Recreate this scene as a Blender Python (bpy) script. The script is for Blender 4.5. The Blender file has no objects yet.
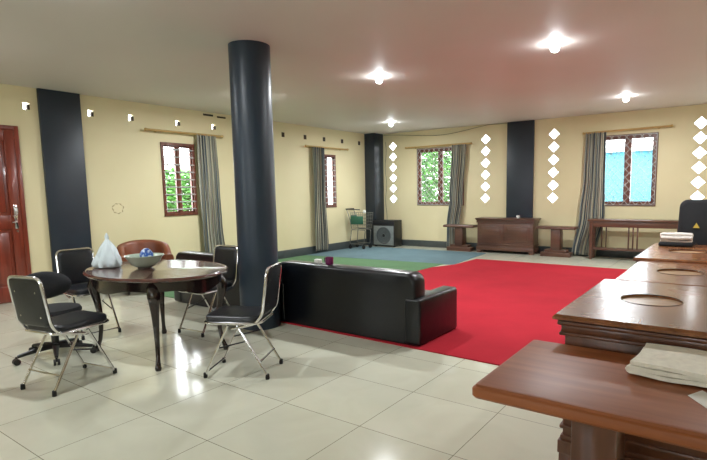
import bpy, bmesh, math, random
from mathutils import Vector, Matrix
C = bpy.context.scene
COL = C.collection
PI = math.pi
random.seed(7)

# ------------------------------------------------------------------ materials
def srgb(r, g, b):
    f = lambda c: (c/255/12.92) if c/255 <= .04045 else ((c/255+.055)/1.055)**2.4
    return (f(r), f(g), f(b), 1)

def new_mat(name):
    m = bpy.data.materials.new(name); m.use_nodes = True
    nt = m.node_tree
    return m, nt, nt.nodes['Principled BSDF']

def simple(name, col, rough=.5, metal=0, var=.08, scale=12, bump=0, spec=.5, coat=0, stretch=None):
    """plain colour, broken up a little by noise"""
    m, nt, b = new_mat(name)
    tc = nt.nodes.new('ShaderNodeTexCoord'); mp = nt.nodes.new('ShaderNodeMapping')
    if stretch: mp.inputs['Scale'].default_value = stretch
    n = nt.nodes.new('ShaderNodeTexNoise'); n.inputs['Scale'].default_value = scale; n.inputs['Detail'].default_value = 5
    r = nt.nodes.new('ShaderNodeValToRGB')
    r.color_ramp.elements[0].position = .3; r.color_ramp.elements[1].position = .7
    lo = [max(0, c*(1-var)) for c in col[:3]]; hi = [min(1, c*(1+var)) for c in col[:3]]
    r.color_ramp.elements[0].color = (*lo, 1); r.color_ramp.elements[1].color = (*hi, 1)
    L = nt.links.new
    L(tc.outputs['Object'], mp.inputs[0]); L(mp.outputs[0], n.inputs['Vector']); L(n.outputs[0], r.inputs[0]); L(r.outputs[0], b.inputs['Base Color'])
    b.inputs['Roughness'].default_value = rough; b.inputs['Metallic'].default_value = metal
    b.inputs['Specular IOR Level'].default_value = spec; b.inputs['Coat Weight'].default_value = coat
    b.inputs['Coat Roughness'].default_value = .12
    if bump:
        bp = nt.nodes.new('ShaderNodeBump'); bp.inputs['Strength'].default_value = bump; bp.inputs['Distance'].default_value = .01
        L(n.outputs[0], bp.inputs['Height']); L(bp.outputs[0], b.inputs['Normal'])
    return m

def wood(name, c0, c1, rough=.25, axis='X', coat=.3, scale=1.0, seam=False):
    m, nt, b = new_mat(name); L = nt.links.new
    tc = nt.nodes.new('ShaderNodeTexCoord'); mp = nt.nodes.new('ShaderNodeMapping')
    s = [14*scale]*3; s['XYZ'.index(axis)] = 1.2*scale
    mp.inputs['Scale'].default_value = s
    n = nt.nodes.new('ShaderNodeTexNoise'); n.inputs['Scale'].default_value = 1.6; n.inputs['Detail'].default_value = 8; n.inputs['Distortion'].default_value = .6
    r = nt.nodes.new('ShaderNodeValToRGB')
    r.color_ramp.elements[0].position = .3; r.color_ramp.elements[0].color = c0
    r.color_ramp.elements[1].position = .72; r.color_ramp.elements[1].color = c1
    L(tc.outputs['Object'], mp.inputs[0]); L(mp.outputs[0], n.inputs['Vector']); L(n.outputs[0], r.inputs[0]); L(r.outputs[0], b.inputs['Base Color'])
    n2 = nt.nodes.new('ShaderNodeTexNoise'); n2.inputs['Scale'].default_value = 5; n2.inputs['Detail'].default_value = 4
    L(tc.outputs['Object'], n2.inputs['Vector'])
    mr = nt.nodes.new('ShaderNodeMapRange'); mr.inputs['To Min'].default_value = rough*.94; mr.inputs['To Max'].default_value = rough*1.06
    L(n2.outputs[0], mr.inputs['Value']); L(mr.outputs[0], b.inputs['Roughness'])
    bp = nt.nodes.new('ShaderNodeBump'); bp.inputs['Strength'].default_value = .08; bp.inputs['Distance'].default_value = .004
    L(n2.outputs[0], bp.inputs['Height'])
    b.inputs['Coat Weight'].default_value = coat; b.inputs['Coat Roughness'].default_value = .1
    return m

def wall_mat():
    m, nt, b = new_mat('wall_paint'); L = nt.links.new
    tc = nt.nodes.new('ShaderNodeTexCoord')
    n = nt.nodes.new('ShaderNodeTexNoise'); n.inputs['Scale'].default_value = .9; n.inputs['Detail'].default_value = 6
    r = nt.nodes.new('ShaderNodeValToRGB'); r.color_ramp.elements[0].position = .3; r.color_ramp.elements[1].position = .75
    r.color_ramp.elements[0].color = srgb(214, 203, 162); r.color_ramp.elements[1].color = srgb(222, 212, 174)
    L(tc.outputs['Object'], n.inputs['Vector']); L(n.outputs[0], r.inputs[0]); L(r.outputs[0], b.inputs['Base Color'])
    b.inputs['Roughness'].default_value = .55; b.inputs['Specular IOR Level'].default_value = .3
    n2 = nt.nodes.new('ShaderNodeTexNoise'); n2.inputs['Scale'].default_value = 40
    L(tc.outputs['Object'], n2.inputs['Vector'])
    bp = nt.nodes.new('ShaderNodeBump'); bp.inputs['Strength'].default_value = .1; bp.inputs['Distance'].default_value = .003
    L(n2.outputs[0], bp.inputs['Height']); L(bp.outputs[0], b.inputs['Normal'])
    return m

TS = .622; TX = -3.0233; TY = 1.6869
def tile_mat():
    m, nt, b = new_mat('floor_tiles'); L = nt.links.new
    tc = nt.nodes.new('ShaderNodeTexCoord'); mp = nt.nodes.new('ShaderNodeMapping')
    mp.inputs['Location'].default_value = (-TX + TS*40, -TY + TS*40, 0)
    br = nt.nodes.new('ShaderNodeTexBrick'); br.offset = 0; br.squash = 1
    br.inputs['Scale'].default_value = 1; br.inputs['Brick Width'].default_value = TS; br.inputs['Row Height'].default_value = TS
    br.inputs['Mortar Size'].default_value = .0022; br.inputs['Mortar Smooth'].default_value = .1
    br.inputs['Color1'].default_value = srgb(216, 216, 196); br.inputs['Color2'].default_value = srgb(210, 210, 190); br.inputs['Mortar'].default_value = srgb(120, 116, 98)
    n = nt.nodes.new('ShaderNodeTexNoise'); n.inputs['Scale'].default_value = 2.2; n.inputs['Detail'].default_value = 7; n.inputs['Distortion'].default_value = 1.2
    mx = nt.nodes.new('ShaderNodeMix'); mx.data_type = 'RGBA'; mx.blend_type = 'MULTIPLY'; mx.inputs['Factor'].default_value = .3
    r = nt.nodes.new('ShaderNodeValToRGB'); r.color_ramp.elements[0].color = (.72, .72, .66, 1); r.color_ramp.elements[1].color = (1, 1, 1, 1)
    r.color_ramp.elements[0].position = .3; r.color_ramp.elements[1].position = .65
    L(tc.outputs['Object'], mp.inputs[0]); L(mp.outputs[0], br.inputs['Vector']); L(tc.outputs['Object'], n.inputs['Vector']); L(n.outputs[0], r.inputs[0])
    L(br.outputs['Color'], mx.inputs[6]); L(r.outputs[0], mx.inputs[7]); L(mx.outputs[2], b.inputs['Base Color'])
    b.inputs['Roughness'].default_value = .12; b.inputs['Specular IOR Level'].default_value = .9
    bp = nt.nodes.new('ShaderNodeBump'); bp.inputs['Strength'].default_value = .25; bp.inputs['Distance'].default_value = .001; bp.invert = True
    L(br.outputs['Fac'], bp.inputs['Height']); L(bp.outputs[0], b.inputs['Normal'])
    return m

def curtain_mat():
    m, nt, b = new_mat('curtain_fabric'); L = nt.links.new
    uv = nt.nodes.new('ShaderNodeUVMap'); uv.uv_map = 'UVMap'
    sx = nt.nodes.new('ShaderNodeSeparateXYZ'); L(uv.outputs[0], sx.inputs[0])
    fr = nt.nodes.new('ShaderNodeMath'); fr.operation = 'FRACT'
    ml = nt.nodes.new('ShaderNodeMath'); ml.operation = 'MULTIPLY'; ml.inputs[1].default_value = 5
    L(sx.outputs[0], ml.inputs[0]); L(ml.outputs[0], fr.inputs[0])
    r = nt.nodes.new('ShaderNodeValToRGB'); cr = r.color_ramp; cr.interpolation = 'CONSTANT'
    cols = [(0, (146, 146, 132)), (.18, (70, 82, 88)), (.3, (180, 174, 150)), (.45, (44, 58, 66)), (.56, (140, 138, 124)), (.7, (100, 84, 66)), (.78, (176, 172, 152)), (.9, (60, 74, 82))]
    cr.elements[0].position = 0; cr.elements[0].color = srgb(*cols[0][1]); cr.elements[1].position = cols[1][0]; cr.elements[1].color = srgb(*cols[1][1])
    for p, c in cols[2:]:
        e = cr.elements.new(p); e.color = srgb(*c)
    L(fr.outputs[0], r.inputs[0]); L(r.outputs[0], b.inputs['Base Color'])
    b.inputs['Roughness'].default_value = .8; b.inputs['Sheen Weight'].default_value = .2
    return m

def carpet_mat(name, c, v=.12, patch=None):
    m, nt, b = new_mat(name); L = nt.links.new
    tc = nt.nodes.new('ShaderNodeTexCoord')
    n = nt.nodes.new('ShaderNodeTexNoise'); n.inputs['Scale'].default_value = 1.3; n.inputs['Detail'].default_value = 8; n.inputs['Roughness'].default_value = .65
    r = nt.nodes.new('ShaderNodeValToRGB'); r.color_ramp.elements[0].position = .3; r.color_ramp.elements[1].position = .7
    r.color_ramp.elements[0].color = tuple(x*(1-v) for x in c[:3])+(1,); r.color_ramp.elements[1].color = tuple(min(1, x*(1+v)) for x in c[:3])+(1,)
    L(tc.outputs['Object'], n.inputs['Vector']); L(n.outputs[0], r.inputs[0]); L(r.outputs[0], b.inputs['Base Color'])
    b.inputs['Roughness'].default_value = .95; b.inputs['Specular IOR Level'].default_value = .1
    n2 = nt.nodes.new('ShaderNodeTexNoise'); n2.inputs['Scale'].default_value = 160
    L(tc.outputs['Object'], n2.inputs['Vector'])
    bp = nt.nodes.new('ShaderNodeBump'); bp.inputs['Strength'].default_value = .5; bp.inputs['Distance'].default_value = .005
    L(n2.outputs[0], bp.inputs['Height']); L(bp.outputs[0], b.inputs['Normal'])
    return m

def emit(name, col, s):
    m = bpy.data.materials.new(name); m.use_nodes = True; nt = m.node_tree; nt.nodes.clear()
    e = nt.nodes.new('ShaderNodeEmission'); o = nt.nodes.new('ShaderNodeOutputMaterial')
    e.inputs[0].default_value = col; e.inputs[1].default_value = s; nt.links.new(e.outputs[0], o.inputs[0])
    return m

def glass_mat():
    m = bpy.data.materials.new('window_glass'); m.use_nodes = True; nt = m.node_tree; nt.nodes.clear()
    t = nt.nodes.new('ShaderNodeBsdfTransparent'); t.inputs[0].default_value = (.93, .95, .95, 1)
    g = nt.nodes.new('ShaderNodeBsdfGlossy'); g.inputs['Roughness'].default_value = .03
    mx = nt.nodes.new('ShaderNodeMixShader'); mx.inputs[0].default_value = .06
    o = nt.nodes.new('ShaderNodeOutputMaterial')
    nt.links.new(t.outputs[0], mx.inputs[1]); nt.links.new(g.outputs[0], mx.inputs[2]); nt.links.new(mx.outputs[0], o.inputs[0])
    return m

M = {}
M['wall'] = wall_mat()
M['ceiling'] = simple('ceiling_paint', srgb(214, 208, 202), .6, var=.03, scale=.6)
M['tile'] = tile_mat()
M['slate'] = simple('slate_blue_paint', srgb(34, 43, 53), .42, var=.14, scale=3, bump=.05)
M['pillar'] = simple('pillar_paint', srgb(36, 50, 64), .36, var=.16, scale=3, bump=.05, stretch=(1, 1, .4))
M['dark'] = simple('vent_shade', srgb(52, 44, 34), .8)  # dark brown painted as the shade inside vents and slots
M['base'] = simple('baseboard_grey', srgb(66, 72, 72), .4, var=.1)
M['winwood'] = wood('window_wood', srgb(76, 38, 26), srgb(114, 60, 40), .35, 'Z', .2)
M['door'] = wood('door_wood', srgb(98, 38, 24), srgb(134, 56, 36), .3, 'Z', .3)
M['brown'] = wood('desk_wood', srgb(108, 66, 38), srgb(146, 94, 58), .27, 'Y', .18, .7)
M['brownx'] = wood('desk_wood_x', srgb(130, 72, 36), srgb(160, 94, 52), .45, 'X', 0, .7); M['brownx'].node_tree.nodes['Principled BSDF'].inputs['Specular IOR Level'].default_value = .32
M['brownd'] = wood('cabinet_wood', srgb(78, 46, 30), srgb(112, 68, 44), .32, 'Z', .25, .7)
M['backwood'] = wood('back_cabinet_wood', srgb(74, 47, 36), srgb(100, 66, 50), .35, 'X', .2, .7)
M['tan'] = wood('tan_board', srgb(150, 118, 84), srgb(176, 144, 108), .35, 'X', .1)
M['mahog'] = wood('mahogany', srgb(20, 12, 12), srgb(40, 22, 20), .22, 'X', .4)
M['mahogt'] = wood('mahogany_top', srgb(66, 40, 34), srgb(98, 62, 52), .2, 'X', .6)
M['chrome'] = simple('chrome', (.72, .72, .74, 1), .16, 1, .04)
M['brass'] = simple('brass', srgb(176, 146, 84), .3, 1, .08)
M['bronze'] = simple('rod_gold', srgb(186, 156, 100), .4, .35, .08)
M['vinyl'] = simple('black_vinyl', srgb(22, 25, 30), .34, var=.15, scale=20, bump=.08)
M['leather'] = simple('black_leather', srgb(11, 13, 18), .32, var=.2, scale=14, bump=.12)
M['blackp'] = simple('black_plastic', srgb(18, 18, 20), .4, var=.1)
M['blackf'] = simple('black_fabric', srgb(26, 27, 30), .85, var=.15, scale=60)
M['rubber'] = simple('rubber', srgb(16, 16, 16), .7)
M['tanleather'] = simple('brown_leather', srgb(120, 66, 42), .42, var=.14, scale=8, bump=.1)
M['tanleather_d'] = simple('brown_seat', srgb(120, 72, 50), .5, var=.14, scale=8, bump=.1)
M['cloth'] = simple('beige_cloth', srgb(236, 232, 216), .9, var=.08, scale=30, bump=.3)
M['clothw'] = simple('white_cloth', srgb(214, 206, 198), .9, var=.08, scale=30, bump=.3)
M['plastic'] = simple('bag_plastic', srgb(206, 218, 222), .25, var=.06, scale=9, bump=.4)
M['bluebag'] = simple('blue_white_plastic', srgb(70, 120, 190), .3, var=.6, scale=34, bump=.4)
_r = [n for n in M['bluebag'].node_tree.nodes if n.type == 'VALTORGB'][0]; _r.color_ramp.elements[0].color = srgb(30, 80, 160); _r.color_ramp.elements[1].color = srgb(205, 218, 230); _r.color_ramp.elements[0].position = .45; _r.color_ramp.elements[1].position = .58
M['ceramic'] = simple('celadon', srgb(176, 190, 172), .12, var=.05, scale=6, coat=.5)
M['ceramicd'] = simple('celadon_foot', srgb(96, 92, 84), .4)
M['white'] = simple('white_plastic', srgb(226, 226, 220), .4, var=.03)
M['purple'] = simple('purple_plastic', srgb(110, 30, 82), .35, var=.1)
M['green'] = simple('green_plastic', srgb(40, 92, 70), .45, var=.1)
M['greym'] = simple('grey_wire', srgb(128, 128, 122), .35, .8, .1)
M['grill'] = simple('grey_speaker_cone', srgb(118, 124, 122), .6, var=.12, scale=20)
M['grilld'] = simple('grey_cone_dark', srgb(74, 80, 80), .6, var=.12, scale=20)
M['yellow'] = simple('yellow_badge', srgb(206, 176, 70), .5)
M['barw'] = simple('bar_white', srgb(170, 170, 166), .4, var=.04)
M['cable'] = simple('grey_cable', srgb(120, 114, 92), .6)
M['scuff'] = simple('bare_plaster', srgb(184, 170, 132), .9)
M['red'] = carpet_mat('red_carpet', srgb(166, 36, 48))
M['bluec'] = carpet_mat('blue_carpet', srgb(98, 120, 126))
M['greenc'] = carpet_mat('green_carpet', srgb(94, 126, 92))
M['curtain'] = curtain_mat()
M['glass'] = glass_mat()
M['bulb'] = emit('lamp_glow', (.92, .97, 1, 1), 110)
M['leaf'] = simple('leaves', srgb(84, 140, 66), .6, var=.4, scale=3)
M['bark'] = simple('bark', srgb(96, 76, 56), .9)
M['aqua'] = simple('aqua_paint', srgb(62, 132, 156), .7, var=.15, scale=1.4)
M['ground'] = simple('concrete_ground', srgb(150, 146, 136), .9)

# ------------------------------------------------------------------ helpers
def finish(name, bm, mat, parent=None, smooth=True, angle=35):
    me = bpy.data.meshes.new(name)
    bmesh.ops.recalc_face_normals(bm, faces=bm.faces)
    bm.to_mesh(me); bm.free()
    me.materials.append(mat)
    if smooth:
        me.polygons.foreach_set('use_smooth', [True]*len(me.polygons))
        try: me.set_sharp_from_angle(angle=math.radians(angle))
        except Exception: pass
    o = bpy.data.objects.new(name, me); COL.objects.link(o)
    if parent: o.parent = parent
    return o

def tag(o, label=None, cat=None, group=None, kind=None):
    if label: o['label'] = label
    if cat: o['category'] = cat
    if group: o['group'] = group
    if kind: o['kind'] = kind
    return o

def thing(name, label, cat, loc=(0, 0, 0), rz=0, group=None, kind=None):
    o = bpy.data.objects.new(name, None); COL.objects.link(o)
    o.location = loc; o.rotation_euler = (0, 0, rz); o.empty_display_size = .1
    return tag(o, label, cat, group, kind)

def dup(root, loc=None, rz=None, label=None, group=None):
    def cp(o, par):
        c = o.copy(); COL.objects.link(c)
        if par: c.parent = par
        for ch in list(o.children): cp(ch, c)
        return c
    r = cp(root, None)
    if loc: r.location = loc
    if rz is not None: r.rotation_euler = (0, 0, rz)
    if label: r['label'] = label
    if group: r['group'] = group
    return r

def box(bm, x0, x1, y0, y1, z0, z1, bev=0, seg=2, rot=None, piv=(0, 0, 0)):
    t = bmesh.new()
    vs = [t.verts.new(p) for p in [(x0, y0, z0), (x1, y0, z0), (x1, y1, z0), (x0, y1, z0), (x0, y0, z1), (x1, y0, z1), (x1, y1, z1), (x0, y1, z1)]]
    for f in [(0, 3, 2, 1), (4, 5, 6, 7), (0, 1, 5, 4), (1, 2, 6, 5), (2, 3, 7, 6), (3, 0, 4, 7)]: t.faces.new([vs[i] for i in f])
    if bev: bmesh.ops.bevel(t, geom=list(t.edges), offset=bev, segments=seg, affect='EDGES', profile=.5)
    if rot is not None:
        bmesh.ops.transform(t, matrix=Matrix.Translation(piv) @ rot @ Matrix.Translation([-c for c in piv]), verts=t.verts)
    merge(bm, t)

def merge(bm, t):
    mp = {v: bm.verts.new(v.co) for v in t.verts}
    for f in t.faces:
        try: bm.faces.new([mp[v] for v in f.verts])
        except ValueError: pass
    t.free()

def tube(bm, pts, r, n=10, closed=False, cap=True):
    pts = [Vector(p) for p in pts]; N = len(pts)
    rs = r if isinstance(r, (list, tuple)) else [r]*N
    T = []
    for i in range(N):
        a = pts[(i-1) % N] if (closed or i > 0) else pts[i]; b = pts[(i+1) % N] if (closed or i < N-1) else pts[i]
        T.append((b-a).normalized())
    up = Vector((0, 0, 1)) if abs(T[0].z) < .9 else Vector((1, 0, 0))
    nrm = T[0].cross(up).normalized(); rings = []
    for i in range(N):
        if i: nrm = (nrm - T[i]*nrm.dot(T[i])).normalized()
        bn = T[i].cross(nrm)
        rings.append([bm.verts.new(pts[i] + (nrm*math.cos(2*PI*k/n) + bn*math.sin(2*PI*k/n))*rs[i]) for k in range(n)])
    R = range(N) if closed else range(N-1)
    for i in R:
        a, b = rings[i], rings[(i+1) % N]
        for k in range(n): bm.faces.new([a[k], a[(k+1) % n], b[(k+1) % n], b[k]])
    if cap and not closed:
        bm.faces.new(rings[0][::-1]); bm.faces.new(rings[-1])

def arc_pts(pts, rad=.04, seg=5):
    """round the inner corners of a polyline"""
    P = [Vector(p) for p in pts]; out = [P[0]]
    for i in range(1, len(P)-1):
        a, b, c = P[i-1], P[i], P[i+1]
        u = (a-b); v = (c-b); d = min(rad, u.length*.45, v.length*.45)
        p0 = b+u.normalized()*d; p1 = b+v.normalized()*d
        for k in range(seg+1):
            t = k/seg; out.append(p0*(1-t)**2 + b*2*t*(1-t) + p1*t*t)
    out.append(P[-1]); return out

def lathe(bm, prof, n=24, c=(0, 0, 0), sx=1, sy=1):
    rings = []
    for r, z in prof:
        if r <= 1e-6: rings.append([bm.verts.new((c[0], c[1], c[2]+z))])
        else: rings.append([bm.verts.new((c[0]+r*sx*math.cos(2*PI*k/n), c[1]+r*sy*math.sin(2*PI*k/n), c[2]+z)) for k in range(n)])
    for a, b in zip(rings, rings[1:]):
        for k in range(n):
            k2 = (k+1) % n
            if len(a) == 1 and len(b) == 1: continue
            if len(a) == 1: bm.faces.new([a[0], b[k], b[k2]])
            elif len(b) == 1: bm.faces.new([a[k], a[k2], b[0]])
            else: bm.faces.new([a[k], a[k2], b[k2], b[k]])
    for rg, rev in ((rings[0], True), (rings[-1], False)):
        if len(rg) > 2: bm.faces.new(rg[::-1] if rev else rg)

def loft(bm, rings, cap=True):
    R = [[bm.verts.new(p) for p in r] for r in rings]; n = len(R[0])
    for a, b in zip(R, R[1:]):
        for k in range(n): bm.faces.new([a[k], a[(k+1) % n], b[(k+1) % n], b[k]])
    if cap: bm.faces.new(R[0][::-1]); bm.faces.new(R[-1])

def rrect(hx, hy, r, z, cx=0, cy=0, seg=5):
    out = []
    for sx, sy, a0 in ((1, 1, 0), (-1, 1, PI/2), (-1, -1, PI), (1, -1, 3*PI/2)):
        for k in range(seg+1):
            a = a0+PI/2*k/seg
            out.append((cx+sx*(hx-r)+r*math.cos(a), cy+sy*(hy-r)+r*math.sin(a), z))
    return out

def B(name, mat, parent, *boxes, bev=.004):
    bm = bmesh.new()
    for b in boxes:
        box(bm, *b[:6], b[6] if len(b) > 6 else bev)
    return finish(name, bm, mat, parent)

# ------------------------------------------------------------------ room shell
XL, YB, H = -7.8786, 11.0903, 2.8675
XR, YF = 3.2, -2.6
def holed_wall(name, to3, outer, holes, thick, mat):
    """2-D outline with holes, extruded; to3(u, v, d) gives a 3-D point"""
    t = bmesh.new(); edges = []
    for loop in [outer]+holes:
        vs = [t.verts.new((u, v, 0)) for u, v in loop]
        edges += [t.edges.new((vs[i], vs[(i+1) % len(vs)])) for i in range(len(vs))]
    bmesh.ops.triangle_fill(t, use_beauty=True, use_dissolve=False, edges=edges)
    def inside(p, poly):
        c = False; n = len(poly)
        for i in range(n):
            (x1, y1), (x2, y2) = poly[i], poly[(i+1) % n]
            if (y1 > p[1]) != (y2 > p[1]) and p[0] < (x2-x1)*(p[1]-y1)/(y2-y1)+x1: c = not c
        return c
    dead = [f for f in t.faces if any(inside(f.calc_center_median()[:2], h) for h in holes)]
    if dead: bmesh.ops.delete(t, geom=dead, context='FACES_ONLY')
    bm = bmesh.new(); A = {}; Bk = {}
    for v in t.verts:
        A[v] = bm.verts.new(to3(v.co.x, v.co.y, 0)); Bk[v] = bm.verts.new(to3(v.co.x, v.co.y, thick))
    for f in t.faces:
        bm.faces.new([A[v] for v in f.verts]); bm.faces.new([Bk[v] for v in reversed(f.verts)])
    for e in t.edges:
        if len(e.link_faces) == 1:
            a, b = e.verts; bm.faces.new([A[a], A[b], Bk[b], Bk[a]])
    t.free()
    o = finish(name, bm, mat, smooth=False); o['kind'] = 'structure'; return o
rect = lambda a, b, c, d: [(a, c), (b, c), (b, d), (a, d)]

o = B('floor', M['tile'], None, (XL-.15, XR+.15, YF-.15, YB+.15, -.12, 0), bev=0); o['kind'] = 'structure'
o = B('ceiling', M['ceiling'], None, (XL-.15, XR+.15, YF-.15, YB+.15, H, H+.12), bev=0); o['kind'] = 'structure'

W1 = (4.955, 5.60, 1.035, 2.275); W2 = (8.87, 9.485, 1.035, 2.275)
W3 = (-6.56, -5.28, 1.035, 2.43); W4 = (-2.30, -1.262, 1.035, 2.43)
VENT = [3.03, 3.87, 4.486, 5.315, 6.05, 6.93, 7.79, 8.463, 9.1, 9.761, 10.443]
DX = [-7.286, -4.749, -3.214, -.589]; DZ = [1.2035+.2681*i for i in range(6)]; DR = .122
holesL = [rect(*W1), rect(*W2)] + [rect(y-.04, y+.04, 2.57, 2.665) for y in VENT if y < 7]
dia = lambda x, z, r: [(x-r, z), (x, z-r), (x+r, z), (x, z+r)]
holesB = [rect(*W3), rect(*W4)] + [dia(x, z, DR) for x in DX for z in DZ]
holed_wall('wall_left', lambda u, v, d: (XL-d, u, v), rect(YF, YB, 0, H), holesL, .07, M['wall'])
holed_wall('wall_back', lambda u, v, d: (u, YB+d, v), rect(XL, XR, 0, H), holesB, .06, M['wall'])
holed_wall('wall_right', lambda u, v, d: (XR+d, u, v), rect(YF, YB, 0, H), [], .1, M['wall'])
FW = [(-6.2, -4.9, 1.035, 2.43), (-2.6, -1.3, 1.035, 2.43), (.6, 1.9, 1.035, 2.43)]  # guessed windows behind the camera, added to let in more daylight
holed_wall('wall_front', lambda u, v, d: (u, YF-d, v), rect(XL, XR, 0, H), [rect(*w) for w in FW], .1, M['wall'])

def S(name, *boxes, mat='slate', bev=.006):
    o = B(name, M[mat], None, *boxes, bev=bev); o['kind'] = 'structure'; return o
S('trim_1', (XL, XL+.05, 3.167, 3.712, 0, H))                 # dark pilaster on the left wall
S('trim_2', (XL, XL+.30, YB-.42, YB, 0, H))                    # dark pier in the far corner
S('trim_3', (-4.222, -3.625, YB-.05, YB, 0, H))               # dark pilaster on the back wall
S('baseboard_left', (XL, XL+.03, 3.712, YB-.42, 0, .175), mat='base', bev=.003)
S('baseboard_back', (XL+.30, -4.222, YB-.03, YB, 0, .155), (-3.625, XR, YB-.03, YB, 0, .155), mat='base', bev=.003)
for i, y in enumerate(VENT):                                   # dark plates standing in for the shaded jambs of the wall vents
    if y > 7: S('trim_%d' % (4+i), (XL-.01, XL+.008, y-.04, y+.04, 2.57, 2.665), mat='dark', bev=.003)
    else: S('trim_%d' % (4+i), (XL-.06, XL+.004, y+.012, y+.039, 2.571, 2.64), mat='dark', bev=.002)
S('trim_15', (XL-.01, XL+.006, 5.83, 6.04, 2.80, 2.835), mat='dark', bev=.002)  # dark plates here and below paint the shade inside two wall slots
S('trim_16', (XL-.01, XL+.006, 6.13, 6.32, 2.79, 2.82), mat='dark', bev=.002)
# round column
bm = bmesh.new(); lathe(bm, [(.205, 0), (.205, .8), (.205, 1.6), (.205, 2.3), (.205, H)], 48)
col = finish('column', bm, M['pillar']); col.location = (-4.07, 3.6, 0)
tag(col, 'round slate blue structural column beside the sofas, floor to ceiling', 'column', kind='structure')

# ---- windows
def window(idx, w, to3, kind):
    u0, u1, v0, v1 = w
    root = thing('window_%d' % idx, None, None, kind='structure')
    def bx(bm, a, b, c, d, e0, e1, bev=.003):
        p, q = Vector(to3(a, c, e0)), Vector(to3(b, d, e1))
        box(bm, min(p.x, q.x), max(p.x, q.x), min(p.y, q.y), max(p.y, q.y), min(p.z, q.z), max(p.z, q.z), bev, 1)
    f = .05
    bm = bmesh.new()
    bx(bm, u0, u1, v0, v0+f, -.02, .08); bx(bm, u0, u1, v1-f, v1, -.02, .08)
    bx(bm, u0, u0+f, v0+f, v1-f, -.02, .08); bx(bm, u1-f, u1, v0+f, v1-f, -.02, .08)
    finish('window_frame', bm, M['winwood'], root)
    um = (u0+u1)/2
    bm = bmesh.new(); bx(bm, um-.022, um+.022, v0+f, v1-f, 0, .07); finish('mullion', bm, M['winwood'], root)
    g = .042 if kind != 'bars' else .024
    for a, b in ((u0+f, um-.022), (um+.022, u1-f)):
        bm = bmesh.new()
        bx(bm, a, b, v0+f, v0+f+g, .015, .06); bx(bm, a, b, v1-f-g, v1-f, .015, .06)
        bx(bm, a, a+g, v0+f+g, v1-f-g, .015, .06); bx(bm, b-g, b, v0+f+g, v1-f-g, .015, .06)
        s = finish('sash', bm, M['winwood'], root)
        bm = bmesh.new(); bx(bm, a+g, b-g, v0+f+g, v1-f-g, .035, .04, 0); finish('pane', bm, M['glass'], s)
    bm = bmesh.new()
    if kind == 'bars':
        n = 9
        for k in range(n):
            z = v0+f+(v1-v0-2*f)*(k+.5)/n
            tube(bm, [to3(u0+.02, z, -.012), to3(u1-.02, z, -.012)], .012, 6)
    else:
        a0, a1, b0, b1 = u0+.02, u1-.02, v0+.02, v1-.02
        px, pz = .135, .155
        # two families of wires clipped to the frame
        for sgn in (1, -1):
            k = -40
            while k < 60:
                pts = []
                # line: z = b0 + pz/px * sgn * (x - a0) + k*pz
                m = sgn*pz/px; z_at = lambda x: b0 + m*(x-a0) + k*pz
                cand = []
                for x in (a0, a1):
                    z = z_at(x)
                    if b0 <= z <= b1: cand.append((x, z))
                for z in (b0, b1):
                    x = a0 + (z-b0-k*pz)/m
                    if a0 < x < a1: cand.append((x, z))
                if len(cand) >= 2:
                    cand.sort(); p, q = cand[0], cand[-1]
                    if q[0]-p[0] > .01: tube(bm, [to3(p[0], p[1], -.026), to3(q[0], q[1], -.026)], .006, 5)
                k += 1
        for a, b, c, d in ((a0, a1, b0, b0), (a0, a1, b1, b1), (a0, a0, b0, b1), (a1, a1, b0, b1)):
            tube(bm, [to3(a, c, -.026), to3(b, d, -.026)], .006, 5)
    gr = finish('grille', bm, M['barw'], root); gr['label'] = 'white painted security grille'
    return root
tL = lambda u, v, d: (XL-d, u, v)
tB = lambda u, v, d: (u, YB+d, v)
tF = lambda u, v, d: (u, YF-d, v)
window(1, W1, tL, 'bars'); window(2, W2, tL, 'bars'); window(3, W3, tB, 'diamond'); window(4, W4, tB, 'diamond')
for i, w in enumerate(FW): window(5+i, w, tF, 'diamond')
# small diamond windows in the back wall
k = 8
for x in DX:
    for z in DZ:
        bm = bmesh.new(); r0, r1 = DR, DR-.012
        P = []
        for r in (r0, r1):
            for d in (.0, .05):
                P.append([bm.verts.new((a, YB+d+.002, b)) for a, b in dia(x, z, r)])
        for i in range(4):
            j = (i+1) % 4
            bm.faces.new([P[0][i], P[0][j], P[2][j], P[2][i]]); bm.faces.new([P[1][i], P[1][j], P[3][j], P[3][i]])
            bm.faces.new([P[2][i], P[2][j], P[3][j], P[3][i]]); bm.faces.new([P[0][i], P[0][j], P[1][j], P[1][i]])
        w = finish('window_%d' % k, bm, M['white'], smooth=False); w['kind'] = 'structure'
        bm = bmesh.new()
        a = [bm.verts.new((p, YB+.02, q)) for p, q in dia(x, z, DR-.011)]; b = [bm.verts.new((p, YB+.024, q)) for p, q in dia(x, z, DR-.011)]
        bm.faces.new(a); bm.faces.new(b[::-1])
        for i in range(4): bm.faces.new([a[i], a[(i+1) % 4], b[(i+1) % 4], b[i]])
        finish('pane', bm, M['glass'], w, smooth=False); k += 1

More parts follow.
